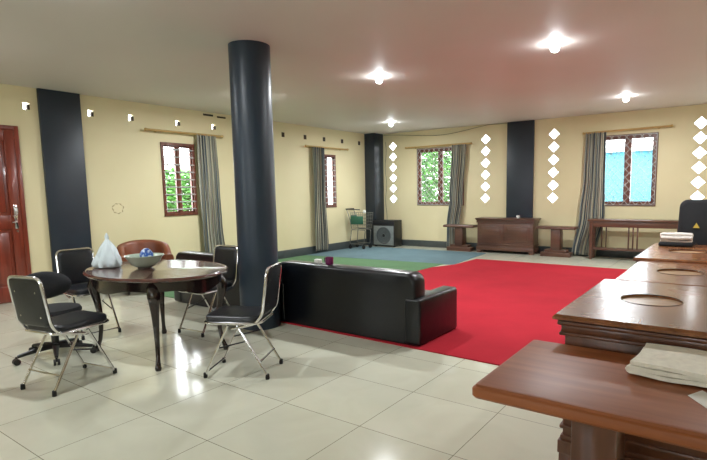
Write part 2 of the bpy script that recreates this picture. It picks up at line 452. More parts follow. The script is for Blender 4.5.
# ---- door in the left wall
door = thing('door_1', None, None, (XL, -.025, 0), kind='structure')
B('door_frame', M['door'], door, (0, .05, 2.86, 2.915, 0, 2.335), (0, .05, .98, 1.035, 0, 2.335), (0, .05, 1.035, 2.86, 2.28, 2.335))
for y0, y1 in ((1.95, 2.86), (1.035, 1.945)):
    bm = bmesh.new(); s = .12
    box(bm, .0, .022, y0, y1, .01, 2.28, .003)
    box(bm, .02, .042, y0, y0+s, .01, 2.28, .004); box(bm, .02, .042, y1-s, y1, .01, 2.28, .004)
    for z0, z1 in ((.01, .22), (.98, 1.16), (2.14, 2.28)): box(bm, .02, .042, y0+s, y1-s, z0, z1, .004)
    box(bm, .02, .042, (y0+y1)/2-.05, (y0+y1)/2+.05, .22, .98, .004)
    leaf = finish('door_leaf', bm, M['door'], door)
    bm = bmesh.new()
    box(bm, .02, .036, y0+s+.04, y1-s-.04, 1.20, 2.10, .012)
    for a, b in ((y0+s, (y0+y1)/2-.05), ((y0+y1)/2+.05, y1-s)): box(bm, .02, .036, a+.04, b-.04, .26, .94, .012)
    finish('door_panel', bm, M['door'], leaf)
    if y0 > 1.9:
        bm = bmesh.new()
        box(bm, .042, .05, 2.775, 2.815, .98, 1.30, .003)
        tube(bm, arc_pts([(.05, 2.795, 1.26), (.1, 2.795, 1.26), (.1, 2.795, 1.17), (.1, 2.74, 1.15)], .02), .009, 8)
        tube(bm, arc_pts([(.05, 2.795, 1.08), (.09, 2.795, 1.08), (.09, 2.73, 1.07)], .02), .009, 8)
        tube(bm, [(.05, 2.795, .95), (.062, 2.795, .95)], .013, 10)
        h = finish('door_handle', bm, M['chrome'], leaf); h['label'] = 'chrome lever handle and lock'
# bare plaster ring on the left wall
bm = bmesh.new(); tube(bm, [(XL, 4.172+(.085+.008*math.sin(5*a))*math.cos(a), 1.2+(.075+.006*math.sin(7*a))*math.sin(a)) for a in [2*PI*i/40 for i in range(40)]], [.006+.004*math.sin(i*.63*2) for i in range(40)], 6, closed=True)
o = finish('wall_mark', bm, M['scuff']); tag(o, 'thin ring of bare plaster on the wall left of the first window', 'wall mark')

# ---- carpets
def slab_poly(name, pts, z0, z1, mat, bev=.006):
    bm = bmesh.new()
    a = [bm.verts.new((x, y, z0)) for x, y in pts]; b = [bm.verts.new((x, y, z1)) for x, y in pts]
    bm.faces.new(a[::-1]); bm.faces.new(b)
    for i in range(len(pts)): bm.faces.new([a[i], a[(i+1) % len(pts)], b[(i+1) % len(pts)], b[i]])
    return finish(name, bm, mat)
o = slab_poly('carpet', [(-7.83, 3.95), (-4.54, 3.95), (-4.50, 8.56), (-7.83, 8.30)], 0, .008, M['greenc']); tag(o, 'green carpet behind the sofas, between the red and blue carpets', 'carpet', 'coloured floor carpets')
o = slab_poly('carpet', [(-7.83, 8.315), (-4.30, 8.575), (-4.46, 10.5), (-7.5, 10.42), (-7.83, 10.42)], 0, .009, M['bluec']); tag(o, 'grey blue carpet in the far left corner under the trolley', 'carpet', 'coloured floor carpets')
o = slab_poly('carpet', [(-4.535, 3.81), (-2.2, 3.775), (-.73, 3.745), (-.73, 9.44), (-4.24, 9.50), (-4.27, 8.57), (-4.47, 8.1)], 0, .010, M['red']); tag(o, 'large red carpet reaching from the black sofa to the back cabinets', 'carpet', 'coloured floor carpets')

# ---- ceiling lamps
def lamp(x, y, label, power):
    r = thing('ceiling_light', label, 'ceiling light', (x, y, H), 0, 'round ceiling lamps')
    bm = bmesh.new(); lathe(bm, [(0, 0), (.062, 0), (.06, -.012), (.04, -.02), (0, -.02)], 20); finish('lamp_base', bm, M['white'], r)
    bm = bmesh.new(); lathe(bm, [(0, -.018), (.028, -.022), (.042, -.045), (.038, -.072), (.02, -.088), (0, -.092)], 20); finish('bulb', bm, M['bulb'], r)
    l = bpy.data.lights.new('lamp_glow', 'AREA'); l.shape = 'DISK'; l.size = .09; l.energy = power; l.color = (.93, .97, 1.0)
    lo = bpy.data.objects.new('lamp_glow', l); COL.objects.link(lo); lo.parent = r; lo.location = (0, 0, -.095)
    return r
P = 56
lamp(-1.587, 5.438, 'ceiling lamp lit, nearest and brightest above the right desks', P)
lamp(-3.824, 5.521, 'ceiling lamp lit, just right of the round column top', P)
lamp(-1.543, 9.233, 'ceiling lamp lit, in front of the right lattice window', P)
lamp(-6.117, 9.257, 'ceiling lamp lit, near the far corner pier', P)
lamp(-6.1, 5.45, 'ceiling lamp lit, hidden behind the round column', P)
lamp(-6.1, 1.65, 'ceiling lamp lit, above the floor near the door', P*.5)
lamp(-3.82, 1.65, 'ceiling lamp lit, above the oval table and chairs', P*.5)
lamp(.7, 5.45, 'added ceiling lamp lit, out of view right of the desk row', P*.5)  # guessed lamp outside the view, added to help light the room

# ---- cables on the back wall
bm = bmesh.new(); pts = []
x0 = XL+.32
for i in range(24):
    t = i/23; x = x0+(-4.24-x0)*t; pts.append((x, YB-.012, 2.84-.10*math.sin(PI*min(1, t*1.15))+.02*math.sin(t*9)))
tube(bm, pts, .006, 6)
o = finish('cable', bm, M['cable']); tag(o, 'thin grey cable sagging along the top of the back wall', 'cable')
bm = bmesh.new(); pts = [(-7.5+.02*math.sin(i*.8), YB-.012, 2.66-i*.11) for i in range(20)]
tube(bm, pts+[(-7.49, YB-.012, .16)], .006, 6)
o = finish('cable', bm, M['cable']); tag(o, 'thin cable hanging down the wall above the speaker cabinet', 'cable')

# ------------------------------------------------------------------ curtains and rods
def rod(a, b, label):
    a = Vector(a); b = Vector(b); d = (b-a).normalized()
    r = thing('curtain_rod', label, 'curtain rod', a, 0, 'gilt curtain rods above the windows')
    L = b-a
    bm = bmesh.new(); tube(bm, [(0, 0, 0), L], .019, 10); finish('rod', bm, M['bronze'], r)
    for p, s in (((0, 0, 0), -1), (L, 1)):
        bm = bmesh.new(); p = Vector(p)
        tube(bm, [p+d*s*t for t in (0, .01, .02, .035, .05, .06)], [.015, .022, .018, .028, .022, .006], 10); finish('finial', bm, M['bronze'], r)
    nrm = Vector((1, 0, 0)) if abs(d.y) > .5 else Vector((0, -1, 0))
    for t in (.12, .88):
        bm = bmesh.new(); p = L*t
        tube(bm, [p-nrm*.0, p-nrm*.075+Vector((0, 0, -.0))], .008, 8)
        q = p-nrm*.078
        tube(bm, [q, q+nrm*.008], .028, 12); finish('bracket', bm, M['bronze'], r)
    return r
rod((XL+.09, 4.70, 2.447), (XL+.09, 6.12, 2.447), 'gilt curtain rod above the barred window nearest the door')
rod((XL+.09, 8.42, 2.42), (XL+.09, 9.83, 2.42), 'gilt curtain rod above the narrow barred window near the corner')
rod((-6.80, YB-.09, 2.47), (-5.10, YB-.09, 2.47), 'gilt curtain rod above the lattice window with green trees')
rod((-2.56, YB-.09, 2.50), (-1.08, YB-.09, 2.52), 'gilt curtain rod above the lattice window at right')

def curtain(rows, along, perp, label, folds=6, amp=.035, seed=1):
    """rows: (z, u0, u1, offset); a gathered hanging cloth with real pleats"""
    rnd = random.Random(seed); ph = rnd.random()*6
    nu, nz = 110, 40
    bm = bmesh.new(); uvl = bm.loops.layers.uv.new('UVMap'); G = []
    zt, zb = rows[0][0], rows[-1][0]
    for j in range(nz+1):
        z = zt+(zb-zt)*j/nz
        for a, b in zip(rows, rows[1:]):
            if a[0] >= z >= b[0]-1e-6:
                t = (a[0]-z)/(a[0]-b[0]); t = t*t*(3-2*t); u0 = a[1]+(b[1]-a[1])*t; u1 = a[2]+(b[2]-a[2])*t; of = a[3]+(b[3]-a[3])*t; break
        row = []
        for i in range(nu+1):
            s = i/nu; f = 2*PI*folds*s+ph
            w = amp*(.75+.25*math.sin(3*s*PI+seed))*math.sin(f+.25*math.sin(z*3+seed)) + amp*.35*math.sin(f*2.3+z*1.3)
            u = u0+(u1-u0)*s + .018*math.cos(f+1)*(.3+.7*j/nz)
            row.append(bm.verts.new(Vector(along(u, z)) + Vector(perp)*(of+w)))
        G.append(row)
    for j in range(nz):
        for i in range(nu):
            fc = bm.faces.new([G[j][i], G[j][i+1], G[j+1][i+1], G[j+1][i]])
            for lp, (ii, jj) in zip(fc.loops, ((i, j), (i+1, j), (i+1, j+1), (i, j+1))): lp[uvl].uv = (ii/nu, jj/nz)
    o = finish('curtain', bm, M['curtain'], angle=180)
    sol = o.modifiers.new('thickness', 'SOLIDIFY'); sol.thickness = .004
    return tag(o, label, 'curtain', 'striped grey curtains beside the windows')
aL = lambda u, z: (XL, u, z); aB = lambda u, z: (u, YB, z)
curtain([(2.44, 5.60, 6.0, .09), (1.6, 5.60, 6.02, .10), (.9, 5.61, 6.03, .11), (.12, 5.62, 6.08, .12)], aL, (1, 0, 0), 'striped grey curtain drawn right of the window nearest the door', 6, .032, 1)
curtain([(2.41, 8.60, 8.99, .09), (1.4, 8.60, 8.98, .10), (.07, 8.58, 9.04, .11)], aL, (1, 0, 0), 'striped grey curtain left of the narrow window near the corner', 6, .03, 2)
curtain([(2.46, -5.54, -5.18, .09), (1.17, -5.60, -5.27, .10), (.6, -5.66, -5.34, .11), (.03, -5.66, -5.36, .11)], aB, (0, -1, 0), 'striped grey curtain beside the lattice window with green trees', 6, .03, 3)
curtain([(2.50, -2.54, -2.16, .09), (1.6, -2.56, -2.15, .10), (.85, -2.62, -2.13, .12), (.03, -2.74, -2.28, .14)], aB, (0, -1, 0), 'striped grey curtain flaring out left of the right lattice window', 7, .038, 4)

# ------------------------------------------------------------------ folding chairs
def folding_chair(label):
    t = thing('folding_chair', label, 'chair', group='chrome folding chairs around the oval table')
    hw = .175
    # seat pad
    bm = bmesh.new()
    rings = []
    for z, k in ((.438, .93), (.444, 1), (.462, 1.0), (.474, .95), (.479, .82)):
        rings.append([(x*k, y*k+.0, z+(.012*(y/.2)**2 if z > .45 else 0)) for x, y, _ in rrect(.19, .215, .07, 0, 0, .02)])
    loft(bm, rings); o = finish('seat', bm, M['vinyl'], t, angle=60)
    # chrome seat rim
    bm = bmesh.new(); tube(bm, rrect(.195, .22, .075, .432, 0, .02), .011, 8, closed=True); finish('seat_frame', bm, M['chrome'], t)
    # back frame: inverted U, its feet bend forward under the seat
    bm = bmesh.new()
    pts = [(-hw, .02, .385), (-hw, -.17, .43), (-hw-.005, -.225, .50), (-hw, -.275, .845), (hw, -.275, .845), (hw+.005, -.225, .50), (hw, -.17, .43), (hw, .02, .385)]
    tube(bm, arc_pts(pts, .06, 6), .0115, 10); finish('back_frame', bm, M['chrome'], t)
    # padded back
    bm = bmesh.new(); rings = []
    for d, k in ((-.012, .9), (-.009, .98), (.006, 1), (.016, .95), (.02, .8)):
        ring = []
        for x, v, _ in rrect(.168, .175, .05, 0):
            z = .66+v*k; yb = -.225-(z-.50)/.345*.05
            ring.append((x*k, yb+d-.02*(x/.168)**2*0, z))
        rings.append(ring)
    loft(bm, rings); bk = finish('backrest', bm, M['vinyl'], t, angle=60)
    for x in (-.11, .11):
        for z in (.56, .74):
            yb = -.225-(z-.50)/.345*.05-.014
            bm = bmesh.new(); tube(bm, [(x, yb+.003, z), (x, yb-.002, z)], .007, 8); finish('rivet', bm, M['chrome'], bk)
    bm = bmesh.new(); box(bm, -.03, .03, -.2755, -.2705, .762, .776, .001, 1, Matrix.Rotation(.14, 4, 'X'), (0, -.273, .769))
    finish('maker_plate', bm, M['chrome'], bk)
    for s in (-1, 1):
        for y1, y0 in ((.245, .05), (-.245, -.02)):
            bm = bmesh.new(); tube(bm, [(s*hw*.95, y0, .41), (s*hw, y1, .02)], .0105, 8); lg = finish('leg', bm, M['chrome'], t)
            bm = bmesh.new(); lathe(bm, [(0, 0), (.015, 0), (.016, .012), (.014, .04), (0, .04)], 10, (s*hw, y1, 0)); finish('rubber_foot', bm, M['rubber'], lg)
    for y, z in ((.232, .045), (-.19, .13)):
        bm = bmesh.new(); tube(bm, [(-hw, y, z), (hw, y, z)], .007, 8); finish('stretcher', bm, M['chrome'], t)
    for s in (-1, 1):
        bm = bmesh.new(); tube(bm, [(s*hw*.93, .14, .30-.07), (s*hw*.93, -.09, .29)], .006, 6); finish('folding_brace', bm, M['blackp'], t)
    return t
c0 = folding_chair('chrome folding chair nearest the camera at the left, seen from behind'); c0.location = (-4.08, 1.70, 0); c0.rotation_euler = (0, 0, .2)
dup(c0, (-3.13, 2.58, 0), math.radians(119), 'chrome folding chair right of the oval table, in front of the round column')
dup(c0, (-5.39, 2.485, 0), math.radians(-94), 'chrome folding chair behind the left end of the oval table, facing the camera')
dup(c0, (-4.42, 3.22, 0), math.radians(184), 'chrome folding chair behind the right end of the oval table')

# ------------------------------------------------------------------ office chair (swivel, low)
oc = thing('office_chair', 'black round-seated swivel chair tucked behind the near folding chair', 'chair', (-4.84, 1.92, 0), math.atan2(-.22, .97)-PI/2)
bm = bmesh.new(); lathe(bm, [(0, .375), (.19, .375), (.22, .39), (.225, .41), (.21, .435), (.12, .445), (0, .445)], 32); finish('seat', bm, M['blackf'], oc)
bm = bmesh.new(); rings = []
for d, k in ((-.03, .55), (-.022, .9), (0, 1), (.02, .93), (.03, .6)):
    rings.append([(.22*k*math.cos(a), -.37-d+.06*math.cos(a)**2, .585+.13*k*math.sin(a)) for a in [2*PI*i/28 for i in range(28)]])
loft(bm, rings); finish('backrest', bm, M['blackf'], oc, angle=60)
bm = bmesh.new(); tube(bm, arc_pts([(0, 0, .38), (0, -.38, .38), (0, -.415, .50), (0, -.39, .60)], .09), .015, 8); finish('back_bar', bm, M['blackp'], oc)
bm = bmesh.new(); tube(bm, [(0, 0, .08), (0, 0, .22), (0, 0, .225), (0, 0, .40)], [.03, .03, .017, .017], 14); finish('gas_column', bm, M['blackp'], oc)
for i in range(5):
    a = 2*PI*i/5+.15; ca, sa = math.cos(a), math.sin(a)
    bm = bmesh.new(); tube(bm, [(0, 0, .10), (ca*.15, sa*.15, .09), (ca*.29, sa*.29, .068)], [.03, .022, .014], 8); lg = finish('base_arm', bm, M['blackp'], oc)
    bm = bmesh.new()
    for s in (-1, 1):
        c = Vector((ca*.30, sa*.30, .027)); n = Vector((-sa, ca, 0)); tube(bm, [c+n*s*.006, c+n*s*.024], .027, 14)
    tube(bm, [(ca*.30, sa*.30, .03), (ca*.30, sa*.30, .07)], .009, 8); finish('caster', bm, M['blackp'], lg)

# ------------------------------------------------------------------ oval table
tb = thing('oval_table', 'dark mahogany oval dining table with curved legs', 'table', (-4.2, 2.53, 0))
A_, B_ = .735, .53
bm = bmesh.new()
prof = [(.0, .715), (.955, .715), (.985, .722), (1.0, .735), (.995, .745), (.98, .752), (.965, .752), (.958, .749), (0, .749)]
lathe(bm, [(r, z) for r, z in prof], 72, sx=A_, sy=B_); finish('tabletop', bm, M['mahogt'], tb)
bm = bmesh.new()
n = 96; ro, ri, zt = .90, .86, .715
vo, vi = [], []
O = [[], [], [], []]
for i in range(n):
    a = 2*PI*i/n; zb = .625-.018*math.cos(4*a)-.010*math.cos(8*a)
    for q, (r, z) in enumerate(((ro, zt), (ro, zb), (ri, zb), (ri, zt))): O[q].append(bm.verts.new((A_*r*math.cos(a), B_*r*math.sin(a), z)))
for i in range(n):
    j = (i+1) % n
    for q in range(4): bm.faces.new([O[q][i], O[q][j], O[(q+1) % 4][j], O[(q+1) % 4][i]])
finish('apron', bm, M['mahog'], tb)
for sx in (-1, 1):
    for sy in (-1, 1):
        bm = bmesh.new(); rings = []
        d = Vector((sx*.8, sy*.6, 0))
        for z, off, w in ((.715, -.045, .048), (.66, -.02, .052), (.60, .005, .05), (.54, .0, .04), (.46, -.018, .031), (.34, -.035, .024), (.20, -.035, .019), (.10, -.02, .017), (.05, .0, .02), (.02, .012, .027), (0, .012, .022)):
            c = Vector((sx*.475, sy*.325, z))+d*off
            rings.append([(c.x+w*math.cos(k*PI/5), c.y+w*math.sin(k*PI/5), z) for k in range(10)])
        loft(bm, rings[::-1]); finish('leg', bm, M['mahog'], tb, angle=70)
# bowl
bw = thing('bowl', 'pale celadon bowl with flared rim on the oval table', 'bowl', (-4.33, 2.50, .7495))
bm = bmesh.new(); lathe(bm, [(0, .012), (.06, .012), (.10, .03), (.128, .062), (.14, .088), (.163, .104), (.168, .102), (.15, .082), (.137, .058), (.11, .02), (.072, .0), (0, .0)][::-1], 40, (0, 0, .012)); finish('bowl_body', bm, M['ceramic'], bw)
bm = bmesh.new(); lathe(bm, [(0, 0), (.06, 0), (.064, .016), (0, .016)], 28); finish('bowl_foot', bm, M['ceramicd'], bw)
def crumple(name, prof, loc, mat, seed, amp, n=30, sx=1, sy=1, tall=None):
    rnd = random.Random(seed); bm = bmesh.new(); phs = [rnd.random()*6 for _ in range(6)]; rings = []
    for q, (r, z) in enumerate(prof):
        ring = []
        for i in range(n):
            a = 2*PI*i/n
            w = 1+amp*(math.sin(3*a+phs[0]+z*9)+.7*math.sin(7*a+phs[1]-z*20)+.5*math.sin(11*a+phs[2]+z*31))
            ring.append((r*w*math.cos(a)*sx, r*w*math.sin(a)*sy, z+.004*math.sin(5*a+phs[3]) if 0 < q else z))
        rings.append(ring)
    loft(bm, rings); o = finish(name, bm, mat, angle=50); o.location = loc; return o
o = crumple('plastic_bag', [(.085, .001), (.112, .012), (.116, .04), (.108, .08), (.092, .12), (.074, .155), (.056, .19), (.038, .22), (.022, .245), (.014, .258), (.018, .275), (.012, .295), (.004, .31)], (-4.665, 2.345, .750), M['plastic'], 3, .10, n=48)
tag(o, 'knotted white plastic bag on the left end of the oval table', 'plastic bag')
o = crumple('plastic_packet', [(.025, 0), (.045, .025), (.058, .06), (.055, .10), (.035, .13), (.01, .142)], (-4.375, 2.545, .775), M['bluebag'], 5, .08)
tag(o, 'crumpled blue and white plastic packet standing in the celadon bowl', 'plastic packet')

# ------------------------------------------------------------------ sofas
def sofa(label, x0, x1, arms=(1, 1)):
    t = thing('sofa', label, 'sofa', ((x0+x1)/2, 3.82, .01), 0, 'black leather sofas back to the tiled floor')
    w = (x1-x0)/2; aw = .17
    B('base', M['leather'], t, (-w+.02, w-.02, .03, .70, 0, .24), bev=.02)
    bm = bmesh.new()  # backrest with rounded top corners
    prof = []
    R = .09; zt = .655
    for sx, a0 in ((1, 0), (-1, PI/2)):
        for k in range(7):
            a = a0+PI/2*k/6; prof.append((sx*(w-.06-R)+R*math.cos(a), zt-R+R*math.sin(a)))
    prof = [(w-.045, .0)]+prof+[(-w+.045, .0)]
    rings = []
    for y, k in ((0, .0), (.0, .0), (.03, 0), (.19, 0), (.22, 0)):
        pass
    def ring(y, ins): return [(x*(1-ins/w), y, max(0.0, z-(ins if z > .1 else 0))) for x, z in prof]
    loft(bm, [ring(.0, .035), ring(.008, .012), ring(.03, 0), ring(.17, 0), ring(.20, .012), ring(.215, .035)])
    finish('backrest', bm, M['leather'], t, angle=50)
    for s in (-1, 1):
        bm = bmesh.new()
        a0, a1 = (w-aw, w) if s > 0 else (-w, -w+aw)
        box(bm, a0, a1, -.012, .74, 0, .43, .03, 4); finish('armrest', bm, M['leather'], t)
    n = 3 if w > .9 else 2; cw = (2*w-2*aw)/n
    for i in range(n):
        a = -w+aw+i*cw
        bm = bmesh.new(); box(bm, a+.004, a+cw-.004, .20, .73, .235, .37, .035, 4); finish('seat_cushion', bm, M['leather'], t)
        bm = bmesh.new(); box(bm, a+.006, a+cw-.006, .21, .30, .37, .62, .03, 4); finish('back_cushion', bm, M['leather'], t)
    return t
sofa('black leather sofa right of the column, its back at the red carpet edge', -4.10, -2.235)
sofa('black leather sofa left of the column, mostly hidden by table and chairs', -5.97, -4.13)
# things on top of the sofa back
o = B('tissue_pack', M['white'], None, (-3.56, -3.49, 3.90, 3.95, .664, .71), bev=.008); tag(o, 'small white tissue pack lying on the black sofa back', 'tissue pack')
cup = thing('mug', 'small purple mug standing on the black sofa back', 'mug', (-3.37, 3.925, .665))
bm = bmesh.new(); lathe(bm, [(0, 0), (.034, 0), (.040, .01), (.042, .075), (.038, .075), (.036, .012), (0, .010)], 20); finish('mug_body', bm, M['purple'], cup)
bm = bmesh.new(); tube(bm, arc_pts([(-.038, 0, .062), (-.066, 0, .058), (-.064, 0, .022), (-.038, 0, .018)], .02), .005, 6); finish('mug_handle', bm, M['blackp'], cup)

# ------------------------------------------------------------------ brown tub armchair
ac = thing('armchair', 'brown leather tub armchair against the left wall under the first window', 'armchair', (-7.04, 4.06, .009), math.radians(-90-24)); ac.scale = (.9, .9, .97)
bm = bmesh.new(); path = []
for i in range(37):
    s = i/36
    if s < .25: p = Vector((-.34, .36-.36*s/.25, 0)); nrm = Vector((-1, 0, 0))
    elif s > .75: p = Vector((.34, .36*(s-.75)/.25, 0)); nrm = Vector((1, 0, 0))
    else:
        a = PI+PI*(s-.25)/.5; p = Vector((.34*math.cos(a), .30*math.sin(a), 0)); nrm = Vector((math.cos(a), math.sin(a), 0))
    bk = math.sin(PI*s); h = .56+.19*max(0, (bk-.35)/.65)**.8
    path.append((p, nrm, h))
rings = []
for p, nrm, h in path:
    th = .06; r = []
    for u, z in ((-th, .08), (-th, h-.05), (-th*.7, h-.012), (0, h), (th*.7, h-.012), (th, h-.05), (th, .08)):
        r.append(tuple(p+nrm*u+Vector((0, 0, z))))
    rings.append(r)
loft(bm, rings); finish('backrest', bm, M['tanleather'], ac, angle=50)
bm = bmesh.new(); loft(bm, [[(x, y+.05, z) for x, y, _ in rrect(.28*k, .30*k, .1, 0)] for z, k in ((.08, .98), (.36, .98), (.40, 1), (.43, .97), (.445, .85))]); finish('seat', bm, M['tanleather_d'], ac)
for sx in (-.28, .28):
    for sy in (-.18, .28):
        bm = bmesh.new(); lathe(bm, [(0, 0), (.018, 0), (.024, .09), (0, .09)], 12, (sx, sy, 0)); finish('leg', bm, M['mahog'], ac)

# ------------------------------------------------------------------ desks
def slab(bm, x0, x1, y0, y1, z0, z1):
    """table top with a moulded, stepped edge"""
    cx, cy = (x0+x1)/2, (y0+y1)/2; hx, hy = (x1-x0)/2, (y1-y0)/2; h = z1-z0
    loft(bm, [rrect(hx-i, hy-i, .012+max(0, .01-i), z, cx, cy, 3) for z, i in ((z0, .012), (z0+.12*h, .004), (z0+.2*h, 0), (z0+.68*h, 0), (z0+.78*h, .004), (z0+.82*h, .010), (z1-.002, .014), (z1, .02))])

def pedestal_desk(label, x0, x1, y0, y1, h, mt, md, axis, group):
    """T-shaped side desk: moulded top, square pedestal, stepped plinth"""
    cx, cy = (x0+x1)/2, (y0+y1)/2
    t = thing('pedestal_desk', label, 'desk', (cx, cy, 0), 0, group)
    hx, hy = (x1-x0)/2, (y1-y0)/2
    bm = bmesh.new(); slab(bm, -hx, hx, -hy, hy, h-.058, h); finish('desktop', bm, mt, t)
    px, py = (.095, hy*.74) if axis == 'X' else (.085, .095)
    B('pedestal', md, t, (-px, px, -py, py, .14, h-.057), bev=.006)
    bm = bmesh.new(); qx, qy = (.30, hy*.82) if axis == 'X' else (.19, .30)
    box(bm, -qx, qx, -qy, qy, 0, .09, .006); box(bm, -qx*.75, qx*.75, -qy*.8, qy*.8, .09, .145, .008); finish('plinth', bm, md, t)
    return t

def cabinet(label, x0, x1, y0, y1, h, mt, md, front, group, hole=None):
    """lectern-like cabinet: moulded top, cornice, panelled body, base moulding on feet"""
    cx, cy = (x0+x1)/2, (y0+y1)/2; hx, hy = (x1-x0)/2, (y1-y0)/2
    t = thing('cabinet', label, 'cabinet', (cx, cy, 0), 0, group)
    i = .05
    if hole:
        # top as four mitred outer pieces around a round recess
        bm = bmesh.new(); n = 48; zt, z0 = h, h-.03
        R = hole
        outer = []
        for k in range(n):
            a = 2*PI*k/n; c, s = math.cos(a), math.sin(a)
            q = min((hx)/abs(c) if abs(c) > 1e-6 else 9, (hy)/abs(s) if abs(s) > 1e-6 else 9); outer.append([c*q, s*q])
        for sx in (-1, 1):
            for sy in (-1, 1):
                best = min(outer, key=lambda p: (p[0]-sx*hx)**2+(p[1]-sy*hy)**2); best[0], best[1] = sx*hx, sy*hy
        def rg(sc, ins, z):
            return [bm.verts.new(((p[0]-math.copysign(ins, p[0]) if abs(abs(p[0])-hx) < 1e-4 else p[0]), (p[1]-math.copysign(ins, p[1]) if abs(abs(p[1])-hy) < 1e-4 else p[1]), z)) for p in outer]
        L = [rg(1, .016, z0), rg(1, 0, z0+.006), rg(1, 0, z0+.018), rg(1, .008, zt-.003), rg(1, .012, zt)]
        ring = lambda r, z: [bm.verts.new((r*math.cos(2*PI*k/n), r*math.sin(2*PI*k/n), z)) for k in range(n)]
        L += [ring(R+.002, zt), ring(R, zt-.002), ring(R, z0), L[0]]
        for a, b in zip(L, L[1:]):
            for k in range(n): bm.faces.new([a[k], a[(k+1) % n], b[(k+1) % n], b[k]])
        finish('cabinet_top', bm, mt, t)
        bm = bmesh.new(); lathe(bm, [(0, 0), (R+.015, 0), (R+.015, .004), (0, .004)], 48, (0, 0, h-.016)); o = finish('recess_board', bm, M['tan'], t); o['label'] = 'tan board inside the round cut-out'
        bm = bmesh.new(); pts = [((R+.001)*math.cos(2*PI*k/48), (R+.001)*math.sin(2*PI*k/48), h) for k in range(48)]; tube(bm, pts, .003, 6, closed=True); finish('recess_rim', bm, M['mahog'], t)
        zc = h-.034
    else:
        bm = bmesh.new(); slab(bm, -hx, hx, -hy, hy, h-.03, h); finish('cabinet_top', bm, mt, t); zc = h-.03
    bm = bmesh.new()
    box(bm, -hx+.018, hx-.018, -hy+.018, hy-.018, zc-.022, zc, .006); box(bm, -hx+.034, hx-.034, -hy+.034, hy-.034, zc-.062, zc-.022, .004)
    box(bm, -hx+.026, hx-.026, -hy+.026, hy-.026, zc-.074, zc-.058, .005); finish('cornice', bm, md, t)
    B('body', md, t, (-hx+i, hx-i, -hy+i, hy-i, .09, zc-.06), bev=.004)
    bm = bmesh.new(); box(bm, -hx+.03, hx-.03, -hy+.03, hy-.03, .06, .13, .006); box(bm, -hx+.04, hx-.04, -hy+.04, hy-.04, .13, .155, .006)
    box(bm, -hx+.036, hx-.036, -hy+.036, hy-.036, .19, .21, .006); finish('base_moulding', bm, md, t)
    for sx in (-1, 1):
        for sy in (-1, 1):
            bm = bmesh.new(); box(bm, sx*(hx-.085)-.05, sx*(hx-.085)+.05, sy*(hy-.085)-.05, sy*(hy-.085)+.05, 0, .062, .01); finish('foot', bm, md, t)
    # panelled door(s) on the front
    z0, z1 = .235, zc-.10
    if front == '-Y': spans = [(-hx+i+.05, -.03), (.03, hx-i-.05)]
    else: spans = [(-hy+i+.05, -.03), (.03, hy-i-.05)]
    for a, b in spans:
        bm = bmesh.new()
        if front == '-Y':
            y = -hy+i
            box(bm, a, b, y-.010, y, z0, z1, .003); box(bm, a+.055, b-.055, y-.018, y-.006, z0+.055, z1-.055, .010)
        else:
            x = -hx+i
            box(bm, x-.010, x, a, b, z0, z1, .003); box(bm, x-.018, x-.006, a+.055, b-.055, z0+.055, z1-.055, .010)
        finish('panel', bm, md, t)
    return t
gr = 'brown desks of the right-hand row'
pedestal_desk('brown lacquered side desk in the right foreground, cloth lying on it', -.808, -.01, 1.76, 2.492, .65, M['brownx'], M['brownd'], 'Y', None)
cabinet('brown desk cabinet with round cut-out, nearest of the right-hand row', -.712, .008, 2.50, 3.685, .785, M['brown'], M['brownd'], '-X', gr, .152)
cabinet('brown desk cabinet with round cut-out, middle of the right-hand row', -.655, .045, 3.715, 4.80, .780, M['brown'], M['brownd'], '-X', gr, .15)
cabinet('brown desk cabinet with round cut-out, farthest of the row, folded towel on it', -.700, .005, 4.81, 6.16, .800, M['brown'], M['brownd'], '-X', gr, .15)
cabinet('dark red-brown cabinet with two panels centred at the back wall', -4.78, -3.42, 10.58, 11.04, .775, M['backwood'], M['backwood'], '-Y', None)
gb = 'low pedestal desks at the back wall'
pedestal_desk('low brown pedestal desk left of the back cabinet, curtain behind it', -5.57, -4.80, 10.56, 10.87, .605, M['backwood'], M['backwood'], 'X', gb)
pedestal_desk('low brown pedestal desk right of the back cabinet', -3.395, -2.60, 10.56, 10.87, .625, M['backwood'], M['backwood'], 'X', gb)
# long console table at the back, right
ct = thing('console_table', 'long dark brown console table under the right lattice window', 'table', (-1.555, 10.715, 0))
bm = bmesh.new(); slab(bm, -.82, .82, -.17, .17, .75, .79); finish('tabletop', bm, M['backwood'], ct)
B('apron', M['backwood'], ct, (-.75, .75, -.145, -.125, .64, .75), (-.75, .75, .125, .145, .64, .75), (-.77, -.75, -.12, .12, .64, .75), (.75, .77, -.12, .12, .64, .75), bev=.003)
for sx in (-1, 1):
    for sy in (-1, 1):
        bm = bmesh.new(); x, y = sx*.745, sy*.125
        loft(bm, [rrect(w, w, .006, z, x, y, 2) for z, w in ((0, .022), (.03, .03), (.10, .026), (.5, .03), (.75, .034))]); finish('leg', bm, M['backwood'], ct)
B('shelf', M['backwood'], ct, (-.74, .74, -.13, .13, .19, .225), bev=.004)
for sx in (-.075, 0, .075): B('slat', M['backwood'], ct, (sx-.013, sx+.013, -.14, -.12, .225, .645), bev=.003)
for sx in (-.60, -.52): B('slat', M['backwood'], ct, (sx-.011, sx+.011, .12, .14, .225, .645), bev=.003)
o = crumple('paper_cup', [(.028, 0), (.034, .02), (.036, .045), (.03, .055)], (-3.83, 10.72, .776), M['white'], 4, .02); tag(o, 'small white cup standing on the back cabinet', 'cup')

